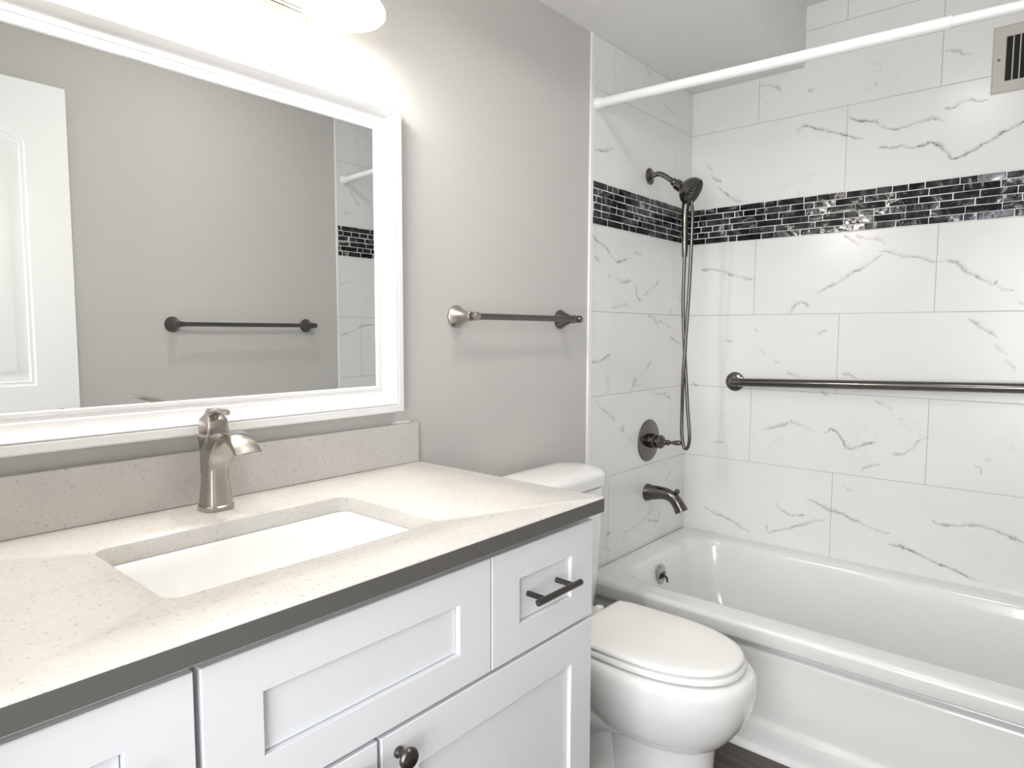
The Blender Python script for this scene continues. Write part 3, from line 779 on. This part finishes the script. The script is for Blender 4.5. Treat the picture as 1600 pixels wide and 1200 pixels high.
def make_shower():
    y = -.345
    t = thing('hand_shower', 'dark nickel hand shower and hose hanging from an arm over the tub', 'shower', (.004, -.36, 1.853))
    bm = bmesh.new(); lathe(bm, (.004, -.362, 1.853), (1, 0, 0), [(.031, 0), (.032, .002), (.029, .006), (.016, .012), (.012, .014)], 36); link('escutcheon', bm, M['pewter'], t)
    bm = bmesh.new(); tube(bm, [(.012, -.362, 1.853), (.035, -.358, 1.858), (.055, -.354, 1.853), (.078, -.349, 1.837), (.100, y, 1.820)], .0095, 16, 6); link('shower_arm', bm, M['pewter'], t)
    d = Vector((.036, .002, -.028)).normalized()
    bm = bmesh.new(); o = Vector((.092, y, 1.826))
    lathe(bm, o, d, [(.012, 0), (.0145, .004), (.0145, .012), (.013, .016), (.0185, .02), (.020, .028), (.020, .060), (.017, .066)], 24); link('holder', bm, M['pewter'], t)
    # head disc with domed back
    hd = Vector((.84, .05, -.54)).normalized(); hc = Vector((.172, y, 1.777))
    bm = bmesh.new(); lathe(bm, hc-hd*.034, hd, [(.016, -.012), (.028, -.004), (.041, .008), (.050, .022), (.053, .034), (.0525, .043), (.049, .047), (.047, .0462), (0, .0455)], 44); h = link('shower_head', bm, M['pewter'], t)
    bm = bmesh.new(); f0 = hc-hd*.034+hd*.0455; _, u, v = frame_of(hd)
    for rr_, k in ((.010, 5), (.020, 10), (.030, 16), (.040, 22)):
        for i in range(k):
            a = 2*math.pi*i/k; lathe(bm, f0+(u*math.cos(a)+v*math.sin(a))*rr_, hd, [(.0026, -.001), (.0024, .0016), (.0012, .0024)], 8)
    ring = [f0+(u*math.cos(a)+v*math.sin(a))*.0345 for a in [2*math.pi*i/40 for i in range(41)]]
    link('nozzles', bm, M['rubber'], h)['label'] = 'black rubber spray nozzles'
    bm = bmesh.new()
    tube(bm, [(.157, y-.002, 1.745), (.151, y-.002, 1.728), (.148, y, 1.69), (.149, y, 1.62), (.150, y, 1.56), (.150, y, 1.535)], [.018, .0145, .0125, .012, .0115, .0095], 18, 6); link('handle', bm, M['pewter'], t)
    bm = bmesh.new()
    tube(bm, [(.150, y, 1.54), (.149, y, 1.48), (.148, y, 1.36), (.153, y+.006, 1.22), (.163, y+.008, 1.08), (.176, y+.004, .95), (.186, y, .87), (.186, y, .825), (.176, y, .802), (.164, y, .812), (.155, y, .86), (.153, y+.002, .94), (.158, y-.006, 1.08), (.166, y-.008, 1.22), (.172, y-.002, 1.40), (.176, y, 1.56), (.178, y, 1.68), (.174, y, 1.728), (.160, y, 1.752), (.140, y, 1.782)], .0065, 12, 8)
    link('hose', bm, M['pewter'], t)['label'] = 'looped metal shower hose'
make_shower()

def make_grab_bar():
    t = thing('grab_bar', 'long dark nickel grab bar across the tiled back wall', 'grab bar', (.8, -.001, 1.06))
    xa, xb, za, zb, yb = .222, 1.44, 1.046, 1.083, -.048
    for x, z in ((xa, za), (xb, zb)):
        bm = bmesh.new(); lathe(bm, (x, -.0008, z), (0, -1, 0), [(.039, 0), (.040, .002), (.038, .006), (.026, .011), (.019, .012)], 40); link('flange', bm, M['pewter'], t)
    dx = .05
    k = (zb-za)/(xb-xa)
    bm = bmesh.new()
    tube(bm, [(xa, -.008, za), (xa, -.022, za), (xa+.005, -.036, za), (xa+.018, -.046, za+.001), (xa+.04, yb, za+k*.04), (xa+.4, yb, za+k*.4), (xb-.4, yb, zb-k*.4), (xb-.04, yb, zb-k*.04), (xb-.018, -.046, zb), (xb-.005, -.036, zb), (xb, -.022, zb), (xb, -.008, zb)], .0165, 20, 5)
    link('bar', bm, M['pewter'], t)
make_grab_bar()

def make_rod():
    A = Vector((.0045, -.738, 2.030)); B = Vector((W-.0045, -.716, 1.994)); d = (B-A).normalized(); L = (B-A).length
    t = thing('shower_rod', 'white tension shower curtain rod above the tub edge', 'curtain rod', (A+B)/2)
    bm = bmesh.new(); lathe(bm, A+d*.018, d, [(.0155, 0), (.0155, 1.0), (.0150, 1.003), (.0134, 1.0035)], 28); link('outer_tube', bm, M['plastic'], t)
    bm = bmesh.new(); lathe(bm, A+d*1.0, d, [(.013, 0), (.013, L-1.016)], 28); link('inner_tube', bm, M['plastic'], t)
    for o, s in ((A, 1), (B, -1)):
        bm = bmesh.new(); lathe(bm, o, d*s, [(.0205, 0), (.021, .004), (.0205, .010), (.0175, .022), (.0165, .024)], 28); link('end_cap', bm, M['plastic'], t)
make_rod()

def make_vent():
    t = thing('air_vent', 'beige metal air vent register high on the tiled back wall', 'vent', (1.19, -.001, 2.125))
    x0, x1, z0, z1 = 1.040, 1.345, 2.021, 2.230; b = .036
    bm = bmesh.new()
    R = lambda o, h: [Vector((x0+o, -h, z0+o)), Vector((x1-o, -h, z0+o)), Vector((x1-o, -h, z1-o)), Vector((x0+o, -h, z1-o))]
    loft(bm, [R(0, .0006), R(0, .003), R(.005, .006), R(b-.002, .006), R(b, .004), R(b, .0012)], cap0=False, cap1=False)
    link('vent_frame', bm, M['vent'], t, smooth=False)
    bm = bmesh.new(); box(bm, x0+b-.001, x1-b+.001, -.0024, -.0008, z0+b-.001, z1-b+.001); link('duct_opening', bm, M['black'], t, smooth=False)['label'] = 'black duct opening'
    n = 13; wdt = (x1-x0-2*b)
    for i in range(1, n):
        x = x0+b+wdt*i/n
        bm = bmesh.new(); box(bm, x-.0016, x+.0016, -.0052, -.0026, z0+b-.0005, z1-b+.0005); link('slat', bm, M['vent'], t, smooth=False)
    for x in (x0+b*.5, x1-b*.5):
        bm = bmesh.new(); lathe(bm, (x, -.0058, 2.125), (0, -1, 0), [(.0042, 0), (.0038, .0012), (.001, .0018)], 14); link('screw', bm, M['bronze'], t)
make_vent()
